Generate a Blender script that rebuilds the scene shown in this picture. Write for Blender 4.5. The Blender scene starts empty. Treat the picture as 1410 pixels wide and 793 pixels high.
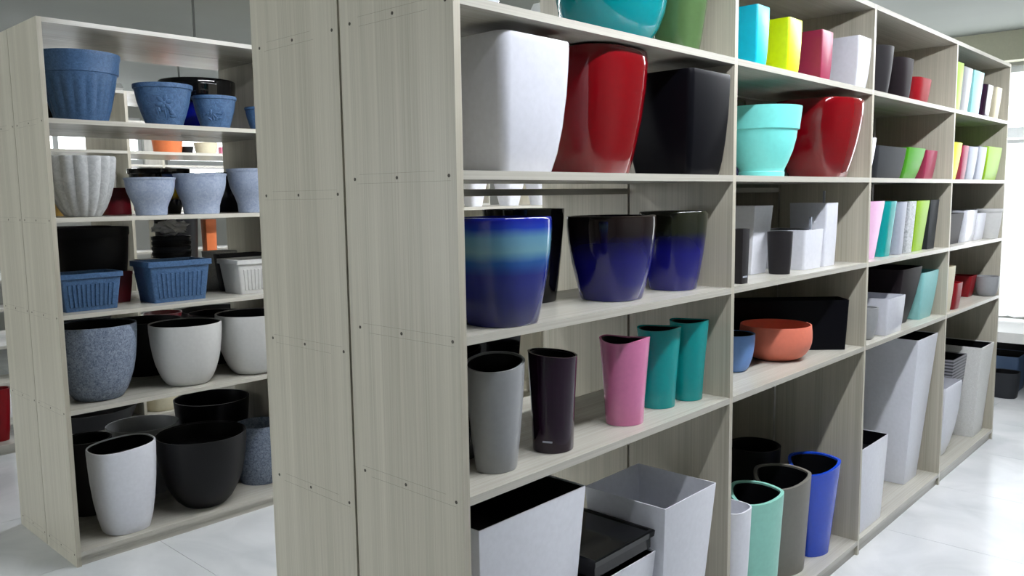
import bpy, bmesh, math, random
from mathutils import Vector, Matrix
random.seed(7)
PI = math.pi

# ---------------------------------------------------------------- camera
W_PX, H_PX, F_PX = 1410.0, 793.0, 1135.45
CAM = Vector((-1.2224, -1.2973, 1.6235))
YAW, PITCH, ROLL = 0.7506, -0.1105, -0.0144
FWD = Vector((math.cos(YAW)*math.cos(PITCH), math.sin(YAW)*math.cos(PITCH), math.sin(PITCH)))
_r = FWD.cross(Vector((0, 0, 1))).normalized(); _u = _r.cross(FWD)
RGT = math.cos(ROLL)*_r + math.sin(ROLL)*_u
UP = -math.sin(ROLL)*_r + math.cos(ROLL)*_u
scene = bpy.context.scene
cd = bpy.data.cameras.new('camera'); cam = bpy.data.objects.new('camera', cd)
scene.collection.objects.link(cam)
cd.sensor_width = 36.0; cd.lens = 36.0*F_PX/W_PX; cd.clip_start = .02; cd.clip_end = 100
M = Matrix((RGT, UP, -FWD)).transposed().to_4x4(); M.translation = CAM
cam.matrix_world = M
scene.camera = cam

# ---------------------------------------------------------------- world, light, exposure
world = bpy.data.worlds.new('sky'); scene.world = world; world.use_nodes = True
bg = world.node_tree.nodes['Background']
bg.inputs['Color'].default_value = (.93, .97, 1.0, 1)
bg.inputs['Strength'].default_value = 4.8
vs = scene.view_settings
vs.view_transform = 'Standard'; vs.look = 'None'; vs.gamma = 1.0; vs.use_curve_mapping = False
vs.exposure = 0.28
TUBE_L = 105.0            # radiance of the lamp diffusers

# ---------------------------------------------------------------- pixel helpers (a pixel is a direction only)
def ray(x, y): return FWD + RGT*((x-W_PX/2)/F_PX) - UP*((y-H_PX/2)/F_PX)
def at(x, y, ax, v):
    d = ray(x, y); return CAM + d*((v-CAM[ax])/d[ax])
def depth(P): return (Vector(P)-CAM).dot(FWD)
def pr(X, Y, Z):
    d = Vector((X, Y, Z))-CAM; z = d.dot(FWD)
    return W_PX/2+F_PX*d.dot(RGT)/z, H_PX/2-F_PX*d.dot(UP)/z
def x_at(px, Y, Z):                      # X on the line (., Y, Z) seen at column px
    a, b = CAM.x+.05, 12.0
    for _ in range(60):
        m = (a+b)/2
        if depth((m, Y, Z)) < .05 or pr(m, Y, Z)[0] < px: a = m
        else: b = m
    return (a+b)/2
def z_at(X, Y, py):
    a, b = -1.0, 4.0
    for _ in range(50):
        m = (a+b)/2
        if pr(X, Y, m)[1] > py: a = m
        else: b = m
    return (a+b)/2

# ---------------------------------------------------------------- materials
def lin(c):
    return tuple(((v/255)/12.92 if v/255 <= .04045 else ((v/255+.055)/1.055)**2.4) for v in c)+(1.0,)
MATS = {}
def principled(name):
    m = bpy.data.materials.new(name); m.use_nodes = True
    return m, m.node_tree.nodes, m.node_tree.links, m.node_tree.nodes['Principled BSDF']
def mat(name, rgb, rough=.4, coat=0.0, spec=.5, metal=0.0, grain=0.0, gscale=60.0):
    if name in MATS: return MATS[name]
    m, N, L, B = principled(name)
    B.inputs['Roughness'].default_value = rough
    B.inputs['Coat Weight'].default_value = coat; B.inputs['Coat Roughness'].default_value = .04
    B.inputs['Specular IOR Level'].default_value = spec; B.inputs['Metallic'].default_value = metal
    tc = N.new('ShaderNodeTexCoord'); no = N.new('ShaderNodeTexNoise')
    no.inputs['Scale'].default_value = gscale; no.inputs['Detail'].default_value = 3
    L.new(tc.outputs['Object'], no.inputs['Vector'])
    c = lin(rgb); g = max(grain, .03)
    r = N.new('ShaderNodeValToRGB')
    r.color_ramp.elements[0].position = .3; r.color_ramp.elements[1].position = .7
    r.color_ramp.elements[0].color = tuple(v*(1-g) for v in c[:3])+(1,)
    r.color_ramp.elements[1].color = tuple(min(1, v*(1+g)) for v in c[:3])+(1,)
    L.new(no.outputs['Fac'], r.inputs['Fac']); L.new(r.outputs['Color'], B.inputs['Base Color'])
    MATS[name] = m; return m
def mat_speckle(name, a, b, scale=90, rough=.6, bump=.15):
    if name in MATS: return MATS[name]
    m, N, L, B = principled(name); B.inputs['Roughness'].default_value = rough
    tc = N.new('ShaderNodeTexCoord'); n1 = N.new('ShaderNodeTexNoise'); n1.inputs['Scale'].default_value = scale
    n1.inputs['Detail'].default_value = 6; n1.inputs['Roughness'].default_value = .75; n1.inputs['Distortion'].default_value = 1.5
    L.new(tc.outputs['Object'], n1.inputs['Vector'])
    r = N.new('ShaderNodeValToRGB'); r.color_ramp.elements[0].position = .38; r.color_ramp.elements[1].position = .66
    r.color_ramp.elements[0].color = lin(a); r.color_ramp.elements[1].color = lin(b)
    L.new(n1.outputs['Fac'], r.inputs['Fac']); L.new(r.outputs['Color'], B.inputs['Base Color'])
    bp = N.new('ShaderNodeBump'); bp.inputs['Strength'].default_value = bump; bp.inputs['Distance'].default_value = .004
    L.new(n1.outputs['Fac'], bp.inputs['Height']); L.new(bp.outputs['Normal'], B.inputs['Normal'])
    MATS[name] = m; return m
def mat_glaze(name, stops, height, rough=.06):
    """fired glaze whose own colour runs from foot to rim: stops = (fraction of height, rgb)"""
    m, N, L, B = principled(name); B.inputs['Roughness'].default_value = rough
    B.inputs['Coat Weight'].default_value = .2; B.inputs['Coat Roughness'].default_value = .03
    tc = N.new('ShaderNodeTexCoord'); sp = N.new('ShaderNodeSeparateXYZ'); L.new(tc.outputs['Object'], sp.inputs[0])
    no = N.new('ShaderNodeTexNoise'); no.inputs['Scale'].default_value = 14; L.new(tc.outputs['Object'], no.inputs['Vector'])
    mr = N.new('ShaderNodeMath'); mr.operation = 'DIVIDE'; mr.inputs[1].default_value = height; L.new(sp.outputs['Z'], mr.inputs[0])
    ma = N.new('ShaderNodeMath'); ma.operation = 'MULTIPLY_ADD'; ma.inputs[1].default_value = .05; L.new(no.outputs['Fac'], ma.inputs[0]); L.new(mr.outputs[0], ma.inputs[2])
    r = N.new('ShaderNodeValToRGB'); e = r.color_ramp.elements
    e[0].position = stops[0][0]; e[0].color = lin(stops[0][1]); e[1].position = stops[-1][0]; e[1].color = lin(stops[-1][1])
    for p, c in stops[1:-1]:
        k = e.new(p); k.color = lin(c)
    L.new(ma.outputs[0], r.inputs['Fac']); L.new(r.outputs['Color'], B.inputs['Base Color'])
    return m
def mat_laminate(name, along, a=(158, 153, 137), b=(196, 191, 175), rough=.34):
    """grey wood-grain laminate, fine streaks running along axis 0/1/2 of the board"""
    m, N, L, B = principled(name); B.inputs['Roughness'].default_value = rough; B.inputs['Specular IOR Level'].default_value = .45
    tc = N.new('ShaderNodeTexCoord'); mx = []
    for hi, lo in ((230, 1.3), (17, .3)):
        mp = N.new('ShaderNodeMapping'); s = [hi, hi, hi]; s[along] = lo; mp.inputs['Scale'].default_value = s
        L.new(tc.outputs['Object'], mp.inputs['Vector'])
        no = N.new('ShaderNodeTexNoise'); no.inputs['Scale'].default_value = 1.0; no.inputs['Detail'].default_value = 4
        no.inputs['Roughness'].default_value = .6
        L.new(mp.outputs[0], no.inputs['Vector']); mx.append(no)
    ad = N.new('ShaderNodeMix'); ad.data_type = 'FLOAT'; ad.inputs['Factor'].default_value = .5
    L.new(mx[0].outputs['Fac'], ad.inputs['A']); L.new(mx[1].outputs['Fac'], ad.inputs['B'])
    r = N.new('ShaderNodeValToRGB'); r.color_ramp.elements[0].position = .3; r.color_ramp.elements[1].position = .7
    r.color_ramp.elements[0].color = lin(a); r.color_ramp.elements[1].color = lin(b)
    L.new(ad.outputs['Result'], r.inputs['Fac']); L.new(r.outputs['Color'], B.inputs['Base Color'])
    return m
LAM_V = mat_laminate('laminate_vertical_grain', 2)
LAM_H = mat_laminate('laminate_lengthwise_grain', 0, (164, 161, 150), (198, 195, 185), .26)
def emit(name, rgb, s):
    m = bpy.data.materials.new(name); m.use_nodes = True; N = m.node_tree.nodes; N.clear()
    o = N.new('ShaderNodeOutputMaterial'); e = N.new('ShaderNodeEmission')
    e.inputs['Color'].default_value = lin(rgb); e.inputs['Strength'].default_value = s
    m.node_tree.links.new(e.outputs[0], o.inputs[0]); return m
WHITE = mat('gloss_white', (206, 208, 217), .2, .2)
WHITE_S = mat('satin_white', (220, 222, 230), .32)
WHITE_M = mat('matte_white', (194, 194, 192), .5)
CREAM = mat('cream_plastic', (200, 193, 166), .45)
RED = mat('gloss_dark_red', (116, 2, 12), .08, .3)
REDP = mat('red_plastic', (132, 10, 22), .35, spec=.3)
BLACK_S = mat('satin_black', (10, 10, 15), .36, spec=.1)
BLACK_G = mat('gloss_black', (7, 7, 10), .12, .1, spec=.35)
BLACK_M = mat('matte_black', (16, 16, 18), .5, spec=.25)
LINER = mat('black_liner_plastic', (6, 6, 9), .42, spec=.25)
CHARCOAL = mat('charcoal_satin', (42, 40, 42), .36, spec=.15)
BROWNK = mat('dark_brown_satin', (32, 26, 29), .4, .0, spec=.08)
GREY = mat('grey_satin', (146, 148, 150), .3)
TAUPE = mat('taupe_satin', (118, 115, 108), .38)
SILVER = mat('silver_satin', (160, 165, 178), .3)
DKGREY = mat('dark_grey_satin', (46, 48, 52), .42, spec=.1)
TURQ = mat('gloss_turquoise', (0, 134, 142), .08, .3)
SAGE = mat('gloss_sage_green', (80, 108, 66), .14, .3)
CYAN = mat('satin_cyan', (0, 190, 218), .3)
LIME = mat('satin_lime_yellow', (222, 244, 8), .3)
RASP = mat('satin_raspberry', (148, 40, 74), .32)
AQUA = mat('satin_aqua', (122, 222, 216), .32)
AQUAP = mat('pale_aqua', (138, 198, 198), .35)
SALMON = mat('matte_salmon', (222, 122, 98), .5)
SKY = mat('light_blue_matte', (100, 142, 205), .42)
PINK = mat('gloss_pink', (214, 124, 168), .2, .4)
PINKP = mat('pale_pink', (222, 170, 208), .3)
TEAL = mat('satin_teal', (0, 146, 146), .27)
AUBER = mat('gloss_aubergine', (34, 12, 34), .12, .15, spec=.4)
BLUE = mat('gloss_royal_blue', (24, 72, 200), .2, .3)
NAVY = mat('gloss_navy', (10, 10, 36), .2, .1)
MINT = mat('satin_mint', (146, 210, 194), .33)
GREEN = mat('satin_leaf_green', (66, 148, 8), .35)
LIMEG = mat('satin_lime_green', (140, 184, 10), .35)
YELLOW = mat('satin_yellow', (238, 240, 0), .3)
MAROON = mat('maroon_plastic', (92, 14, 24), .3)
ORANGE = mat('orange_plastic', (206, 110, 60), .5)
DENIM = mat_speckle('denim_blue_plastic', (46, 78, 116), (74, 108, 148), 70, .5, .12)
RELIEF = mat_speckle('denim_blue_relief', (48, 80, 118), (78, 112, 152), 34, .5, .9)
PALEB = mat_speckle('pale_blue_stoneware', (136, 149, 173), (164, 174, 192), 40, .55, .06)
SPECK = mat_speckle('speckled_blue_grey_stone', (76, 88, 110), (150, 162, 180), 75, .55, .3)
STONE = mat_speckle('light_grey_stone', (150, 148, 142), (186, 184, 178), 90, .7, .2)
CONCR = mat_speckle('pale_concrete', (164, 166, 167), (188, 190, 190), 30, .6, .06)
STEEL = mat('screw_steel', (70, 66, 60), .5, metal=.6)
PAINT = mat('white_paint', (164, 165, 159), .55, grain=.03, gscale=3)
CEIL = mat('ceiling_paint', (138, 143, 137), .7, grain=.03, gscale=2)
CARD = mat('cardboard', (150, 132, 108), .7)
PAPER = mat('white_paper', (226, 220, 212), .7)

# ---------------------------------------------------------------- object helpers
COL = scene.collection
def link(o, parent=None):
    COL.objects.link(o); o.parent = parent; return o
def mesh_obj(name, verts, faces, m, parent=None, loc=None, smooth=False, ang=40):
    me = bpy.data.meshes.new(name); me.from_pydata([tuple(v) for v in verts], [], faces)
    bm = bmesh.new(); bm.from_mesh(me); bmesh.ops.recalc_face_normals(bm, faces=bm.faces); bm.to_mesh(me); bm.free()
    if smooth:
        for p in me.polygons: p.use_smooth = True
        me.set_sharp_from_angle(angle=math.radians(ang))
    me.materials.append(m)
    o = bpy.data.objects.new(name, me)
    if loc is not None: o.location = loc
    return link(o, parent)
def empty(name, loc, rz=0):
    o = bpy.data.objects.new(name, None); o.empty_display_size = .05; o.location = loc; o.rotation_euler = (0, 0, rz)
    return link(o)
def tag(o, label, cat, group=None):
    o['label'] = label; o['category'] = cat
    if group: o['group'] = group
    return o
def struct(o, label=None):
    o['kind'] = 'structure'
    if label: o['label'] = label
    return o
def box_geo(x0, x1, y0, y1, z0, z1, V=None, F=None):
    V = [] if V is None else V; F = [] if F is None else F; n = len(V)
    V += [(x0, y0, z0), (x1, y0, z0), (x1, y1, z0), (x0, y1, z0), (x0, y0, z1), (x1, y0, z1), (x1, y1, z1), (x0, y1, z1)]
    F += [tuple(n+i for i in f) for f in ((0, 3, 2, 1), (4, 5, 6, 7), (0, 1, 5, 4), (1, 2, 6, 5), (2, 3, 7, 6), (3, 0, 4, 7))]
    return V, F
def box(name, x0, x1, y0, y1, z0, z1, m, parent=None):
    V, F = box_geo(x0, x1, y0, y1, z0, z1); return mesh_obj(name, V, F, m, parent)

# ---------------------------------------------------------------- room
XW, YN, YB, XL, ZC = 6.9, -4.6, 9.2, -4.4, 2.93
def mat_floor():
    m, N, L, B = principled('polished_pale_tile'); B.inputs['Roughness'].default_value = .2
    tc = N.new('ShaderNodeTexCoord'); ge = N.new('ShaderNodeNewGeometry')
    no = N.new('ShaderNodeTexNoise'); no.inputs['Scale'].default_value = 2.2; no.inputs['Detail'].default_value = 6; no.inputs['Distortion'].default_value = 1.2
    L.new(ge.outputs['Position'], no.inputs['Vector'])
    r = N.new('ShaderNodeValToRGB'); r.color_ramp.elements[0].position = .32; r.color_ramp.elements[1].position = .68
    r.color_ramp.elements[0].color = lin((196, 199, 201)); r.color_ramp.elements[1].color = lin((218, 219, 220))
    L.new(no.outputs['Fac'], r.inputs['Fac']); L.new(r.outputs['Color'], B.inputs['Base Color']); return m
floor = struct(box('floor', XL, XW+.1, YN, YB, -.12, -.008, mat('tile_grout', (186, 188, 188), .7)), 'pale polished tile floor')
FT = mat_floor()
TS = .8
tile_me = None; nx = int((XW-XL)/TS)+1; ny = int((YB-YN)/TS)+1
for i in range(nx):
    for j in range(ny):
        x0, y0 = XL+i*TS, YN+j*TS
        x1, y1 = min(x0+TS, XW), min(y0+TS, YB)
        if x1-x0 < .05 or y1-y0 < .05: continue
        full = x1-x0 > TS-.001 and y1-y0 > TS-.001
        if full and tile_me:
            o = bpy.data.objects.new('floor_tile', tile_me); link(o, floor)
        else:
            V, F = box_geo(.001, x1-x0-.001, .001, y1-y0-.001, -.008, 0)
            o = mesh_obj('floor_tile', V, F, FT, floor)
            if full: tile_me = o.data
        o.location = (x0, y0, 0)
struct(box('ceiling', XL, XW+.1, YN, YB, ZC, ZC+.1, CEIL), 'pale grey painted ceiling')
def wall_with_holes(name, axis, pos, a0, a1, z1, holes, label, thick=.14):
    """wall on plane axis=pos; holes = (a_lo, a_hi, z_lo, z_hi) side by side"""
    V, F = [], []
    def put(lo, hi, zl, zh):
        if hi-lo < 1e-4 or zh-zl < 1e-4: return
        if axis == 0: box_geo(pos, pos+thick, lo, hi, zl, zh, V, F)
        else: box_geo(lo, hi, pos, pos+thick, zl, zh, V, F)
    c = a0
    for lo, hi, zl, zh in sorted(holes):
        put(c, lo, 0, z1); put(lo, hi, 0, zl); put(lo, hi, zh, z1); c = hi
    put(c, a1, 0, z1)
    return struct(mesh_obj(name, V, F, PAINT), label)
WIN_R = [(-1.0, 1.1, .62, 2.66), (1.35, 3.75, .62, 2.66)]
FILL_WIN_L = [(.2, 2.5, .5, 2.65), (2.8, 5.1, .5, 2.65)]  # unseen windows, added to brighten the shelving end panels
WIN_B = [(1.3, 3.3, 1.72, 2.66), (3.6, 5.5, 1.72, 2.66)]
wall_with_holes('wall_right', 0, XW, YN, YB, ZC, WIN_R, 'white window wall at the end of the aisle')
wall_with_holes('wall_back', 1, YB, XL, XW, ZC, WIN_B, 'white wall behind the far shelving')
wall_with_holes('wall_left', 0, XL-.14, YN, YB, ZC, FILL_WIN_L, 'white wall facing the shelving end panels')
struct(box('wall_front', XL, XW, YN-.14, YN, 0, ZC, PAINT), 'white wall across the front aisle')
beam = struct(box('trim_1', XW-.16, XW, YN, YB, 2.69, ZC, mat('beam_paint', (188, 188, 166), .6)), 'cream ceiling beam over the windows')
FRAME = mat('window_frame_white', (225, 228, 228), .4)
def mat_glass():
    m = bpy.data.materials.new('window_glass'); m.use_nodes = True; N = m.node_tree.nodes; N.clear(); L = m.node_tree.links
    o = N.new('ShaderNodeOutputMaterial'); t = N.new('ShaderNodeBsdfTransparent'); g = N.new('ShaderNodeBsdfGlossy'); x = N.new('ShaderNodeMixShader')
    g.inputs['Roughness'].default_value = .02; x.inputs[0].default_value = .06
    L.new(t.outputs[0], x.inputs[1]); L.new(g.outputs[0], x.inputs[2]); L.new(x.outputs[0], o.inputs[0]); return m
GLASS = mat_glass()
wn = 0
for axis, pos, holes in ((0, XW, WIN_R), (1, YB, WIN_B), (0, XL-.14, FILL_WIN_L)):  # the left-wall windows are added fill light
    for lo, hi, zl, zh in holes:
        wn += 1; V, F = [], []; TR = 2.06
        mid = (lo+hi)/2
        for a, b, c, d in ((lo, lo+.05, zl, zh), (hi-.05, hi, zl, zh), (lo+.05, hi-.05, zl, zl+.05), (lo+.05, hi-.05, zh-.05, zh), (mid-.03, mid+.03, zl+.05, zh-.05), (lo+.05, hi-.05, TR, TR+.09)):
            if axis == 0: box_geo(pos+.04, pos+.1, a, b, c, d, V, F)
            else: box_geo(a, b, pos+.04, pos+.1, c, d, V, F)
        w = struct(mesh_obj('window_%d' % wn, V, F, FRAME), 'white framed window with bright daylight behind')
        for a, b in ((lo+.05, mid-.03), (mid+.03, hi-.05)):
            for c, d in ((zl+.05, TR), (TR+.09, zh-.05)):
                if axis == 0: box('pane', pos+.066, pos+.072, a, b, c, d, GLASS, w)
                else: box('pane', a, b, pos+.066, pos+.072, c, d, GLASS, w)

# ---------------------------------------------------------------- suspended fluorescent fixtures
TUBE = emit('tube_glow', (246, 249, 255), TUBE_L)
def lamp(x, y, label):
    z = 2.58
    t = tag(empty('fluorescent_light', (x, y, z)), label, 'ceiling lamp', 'suspended fluorescent lights over the aisles')
    V, F = [], []
    prof = [(-.035, .0), (-.06, .02), (-.03, .06), (.03, .06), (.06, .02), (.035, 0)]
    for s in (-.62, .62): V += [(s, a, b) for a, b in prof]
    n = len(prof); F = [tuple(range(n))[::-1], tuple(range(n, 2*n))]+[(i, (i+1) % n, n+(i+1) % n, n+i) for i in range(n)]
    mesh_obj('housing', V, F, FRAME, t)
    V, F = box_geo(-.59, .59, -.031, .031, -.004, .001); mesh_obj('diffuser', V, F, TUBE, t)
    for s in (-.45, .45):
        V, F = box_geo(s-.006, s+.006, -.006, .006, .06, ZC-z); mesh_obj('rod', V, F, mat('rod_grey', (110, 112, 110), .4), t)
for y, xs, lb in ((-.66, (.6, 1.95, 3.3, 4.65), 'white suspended fluorescent light along the front aisle'),
                  (1.66, (1.0, 2.8, 4.6), 'white suspended fluorescent light between the first two shelving rows'),
                  (4.0, (1.89, 3.3), 'white suspended fluorescent light before the third shelving row'),
                  (6.15, (1.2, 2.8), 'white suspended fluorescent light before the last shelving row')):
    for x in xs: lamp(x, y, lb)

# ---------------------------------------------------------------- shelving
TB = .02
def shelving(label, y0, y1, divs, levels, h0, top=2.4, screws=None, added_backs=()):
    """divs: X of the board centres (first and last are ends); levels: shelf tops; open at the back but for added light-blocking panels"""
    xa = divs[0]-TB/2
    t = tag(empty('shelving_unit', (xa, y0, 0)), label, 'shelving', 'grey laminate shelving units')
    D = y1-y0; o = lambda x: x-xa
    for i, x in enumerate(divs):
        end = i in (0, len(divs)-1)
        p = box('side_panel' if end else 'divider_panel', o(x-TB/2), o(x+TB/2), 0, D, 0, top-.0005 if not end else top, LAM_V, t)
        if i == 0 and screws:
            for zz in levels+[h0]:
                for fr in (.06, .5, .9):
                    s = mesh_obj('screw', [(-.0006, fr*D+.0042*math.cos(k*PI/4), zz-.011+.0042*math.sin(k*PI/4)) for k in range(8)]+[(.001, fr*D+.0042*math.cos(k*PI/4), zz-.011+.0042*math.sin(k*PI/4)) for k in range(8)],
                             [tuple(range(8)), tuple(range(8, 16))]+[(k, (k+1) % 8, 8+(k+1) % 8, 8+k) for k in range(8)], STEEL, p)
                for dz in (0, -.022): box('pencil_line', -.0003, .0002, random.uniform(.03, .3)*D, random.uniform(.8, .95)*D, zz+dz-.0003, zz+dz+.0003, mat('pencil_grey', (136, 132, 121), .8), p)
    for i in range(len(divs)-1):
        a, b = o(divs[i]+TB/2), o(divs[i+1]-TB/2)
        for zz in levels: box('shelf_board', a, b, 0, D, zz-TB, zz, LAM_H, t)
        box('top_board', a, b, 0, D, top-TB, top, LAM_H, t)
        box('base_board', a, b, 0, D, h0-TB, h0, LAM_H, t)
        if i in added_backs: [box('added_back_panel', a, b, D-.012, D-.004, lo, hi-TB, LAM_V, t) for lo, hi in zip([h0]+levels[::-1], levels[::-1]+[top])]  # unseen panels added to keep rear aisle light out of the bays
        box('plinth', a, b, .012, .03, 0, h0-TB, LAM_H, t)
    return t
H = dict(h1=2.049, h2=1.6813, h3=1.3177, h4=.9509, h0=.0665)
G = dict(g1=1.982, g2=1.5594, g3=1.1361, g4=.7115, g0=.0655)
D1 = [.01, 1.226, 2.425, 3.617, 4.757]
D2 = [.032, 1.235, 2.44, 3.645, 4.85]
HL = [H[k] for k in ('h1', 'h2', 'h3', 'h4')]; GL = [G[k] for k in ('g1', 'g2', 'g3', 'g4')]
shelving('grey laminate shelving unit holding the brightly coloured planters', 0, .4, D1, HL, H['h0'], screws=True)
shelving('grey laminate shelving unit backed against the bright planter shelves', .409, .81, D1, [2.045, 1.646, 1.247, .848], .0665, screws=True, added_backs=(1, 2, 3))
Y2 = 2.547
shelving('grey laminate shelving unit holding the denim blue pots', Y2, Y2+.378, D2, GL, G['g0'], 2.398, screws=True)
shelving('grey laminate shelving unit backed against the denim blue pot shelves', Y2+.383, Y2+.76, D2, GL, G['g0'], 2.398, screws=True)
Y3 = 4.68
D3 = [.045, 1.25, 2.455, 3.66, 4.865]
shelving('grey laminate shelving unit behind the denim blue pot shelves', Y3, Y3+.378, D3, GL, G['g0'], 2.398)
shelving('grey laminate shelving unit in the third row, window side', Y3+.383, Y3+.76, D3, GL, G['g0'], 2.398)
Y4 = 6.8
shelving('grey laminate shelving unit in the last row before the back wall', Y4, Y4+.4, D3, GL, G['g0'], 2.398)

# ---------------------------------------------------------------- pots
def sec_round(n=40): return [(math.cos(2*PI*i/n), math.sin(2*PI*i/n)) for i in range(n)]
def sec_oval(k=.78, n=40): return [(math.cos(2*PI*i/n), k*math.sin(2*PI*i/n)) for i in range(n)]
def sec_sq(rho=.12, seg=5, k=1.0):
    P = []
    for cx, cy, a0 in ((1, 1, 0), (-1, 1, 90), (-1, -1, 180), (1, -1, 270)):
        for s in range(seg):
            a = math.radians(a0+90*s/(seg-1))
            P.append((cx*(1-rho)+rho*math.cos(a), k*(cy*(1-rho)+rho*math.sin(a))))
    return P
def sec_super(e=3.2, n=44):
    P = []
    for i in range(n):
        a = 2*PI*i/n; c, s = math.cos(a), math.sin(a); r = (abs(c)**e+abs(s)**e)**(-1/e); P.append((r*c, r*s))
    return P
def sec_tri(n=42, k=.1):                # convex rounded triangle (support function)
    P = []
    for i in range(n):
        a = 2*PI*i/n; h = 1+k*math.cos(3*a); d = -3*k*math.sin(3*a)
        P.append((h*math.cos(a)-d*math.sin(a), h*math.sin(a)+d*math.cos(a)))
    return P
def sec_flute(k=16, amp=.05, n=128):
    return [((1+amp*abs(math.sin(k*PI*i/n))-amp*.5)*math.cos(2*PI*i/n), (1+amp*abs(math.sin(k*PI*i/n))-amp*.5)*math.sin(2*PI*i/n)) for i in range(n)]
PROF = dict(
    taper=[(0, 0), (.5, .5), (1, 1)],
    soft=[(0, -.06), (.015, 0), (.25, .33), (.5, .6), (.75, .83), (1, 1)],
    curve=[(0, -.04), (.015, .02), (.15, .33), (.35, .62), (.6, .85), (.8, .95), (.95, 1), (.985, .99), (1, .96)],
    bulge=[(0, -.12), (.02, 0), (.1, .26), (.2, .46), (.35, .68), (.5, .82), (.7, .94), (.88, 1), (1, 1)],
    glazed=[(0, -.05), (.015, .02), (.2, .32), (.45, .66), (.7, .9), (.88, 1.0), (.965, 1.0), (.99, .97), (1, .9)],
    bowl=[(0, -.12), (.02, 0), (.08, .33), (.18, .62), (.32, .86), (.48, .99), (.62, 1.03), (.8, 1.02), (1, .96)],
    urn=[(0, 0), (.03, .02), (.2, .08), (.36, .3), (.46, .5), (.52, .6), (.62, .74), (.78, .86), (.9, .9), (.94, .93), (.965, 1), (1, 1)],
    band=[(0, 0), (.02, .02), (.12, .13), (.2, .22), (.35, .38), (.55, .58), (.65, .69), (.70, .74), (.71, .84), (.9, .93), (.95, 1), (1, 1)],
    lip=[(0, 0), (.02, .03), (.3, .38), (.6, .7), (.86, .86), (.88, .88), (.9, 1), (.97, 1.02), (1, 1)],
    aqua=[(0, .02), (.07, .03), (.09, -.03), (.2, .2), (.38, .5), (.55, .68), (.665, .74), (.68, .86), (.85, .94), (.98, 1), (1, 1)],
    waist=[(0, -.06), (.015, 0), (.3, .2), (.6, .52), (.85, .83), (1, 1.0)],
    straight=[(0, 0), (.3, .3), (.7, .7), (.97, .97), (1, .98)],
)
def cup(sec, prof, rb, rt, h, wall, rim=None, floor_t=.03, ky=1.0, smooth_ang=35, lean=(0, 0)):
    """closed vessel: outer wall from foot to rim, then the inner wall down to its floor"""
    sf = sec if callable(sec) else (lambda t: sec)
    n = len(sf(1)); V, F = [], []
    rf = rim or (lambda a: 0.0)
    def ring(t, r, inner=0.0, tt=None):
        for (sx, sy) in sf(t):
            L = math.hypot(sx, sy) or 1; rr = max(r-inner/max(L, .5), .002)
            a = math.atan2(sy, sx)
            V.append((sx*rr+lean[0]*t*h, sy*rr*ky+lean[1]*t*h, t*h+rf(a)*(t if tt is None else tt)**3))
    rad = lambda g: rb+(rt-rb)*g
    rings = [(t, rad(g), 0) for t, g in prof]
    for t, r, i in rings: ring(t, r)
    tw = [1.0, .97, .6, .25, floor_t]
    def gat(t):
        for (a, ga), (b, gb) in zip(prof, prof[1:]):
            if a <= t <= b: return ga+(gb-ga)*(t-a)/max(b-a, 1e-6)
        return prof[-1][1]
    for t in tw: ring(t, rad(gat(t)), wall)
    m = len(rings)+len(tw)
    for k in range(m-1):
        for i in range(n):
            j = (i+1) % n; F.append((k*n+i, k*n+j, (k+1)*n+j, (k+1)*n+i))
    F.append(tuple(range(n))[::-1]); F.append(tuple((m-1)*n+i for i in range(n)))
    return V, F
def liner_geo(sec, prof, rb, rt, h, wall, rim=None, top=.985, bottom=.5, ky=1.0):
    n = len(sec); V, F = [], []; rf = rim or (lambda a: 0.0)
    def gat(t):
        for (a, ga), (b, gb) in zip(prof, prof[1:]):
            if a <= t <= b: return ga+(gb-ga)*(t-a)/max(b-a, 1e-6)
        return prof[-1][1]
    for t, ins in ((bottom, wall+.001), (top, wall+.001), (top, wall+.004), (bottom+.03, wall+.004)):
        r = rb+(rt-rb)*gat(t)
        for sx, sy in sec:
            L = math.hypot(sx, sy) or 1; rr = r-ins/max(L, .5); a = math.atan2(sy, sx)
            V.append((sx*rr, sy*rr*ky, t*h+rf(a)*t**3))
    for k in range(3):
        for i in range(n):
            j = (i+1) % n; F.append((k*n+i, k*n+j, (k+1)*n+j, (k+1)*n+i))
    F.append(tuple(range(n))[::-1]); F.append(tuple(3*n+i for i in range(n)))
    return V, F
REG = {}
def make(name, label, group, center, sec, prof, rb, rt, h, m, wall=.006, liner=None, rim=None, rz=0, ky=1.0, cat='planter', lt=.985, lb=.5, ang=35, key=None, lean=(0, 0)):
    P = PROF[prof] if isinstance(prof, str) else prof
    center = (center[0], center[1], center[2]+.0008)
    V, F = cup(sec, P, rb, rt, h, wall, rim, ky=ky, lean=lean)
    if callable(m): m = m(h)
    if liner is None:
        o = mesh_obj(name, V, F, m, None, center, True, ang); o.rotation_euler = (0, 0, rz)
    else:
        o = empty(name, center, rz); mesh_obj('body', V, F, m, o, None, True, ang)
        LV, LF = liner_geo(sec, P, rb, rt, h, wall, rim, lt, lb, ky)
        l = mesh_obj('liner', LV, LF, liner, o, None, True, ang); l['label'] = 'black inner liner'
    tag(o, label, cat, group)
    REG[key or label] = (o, Vector(center), rb, rt, h)
    return o
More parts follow.
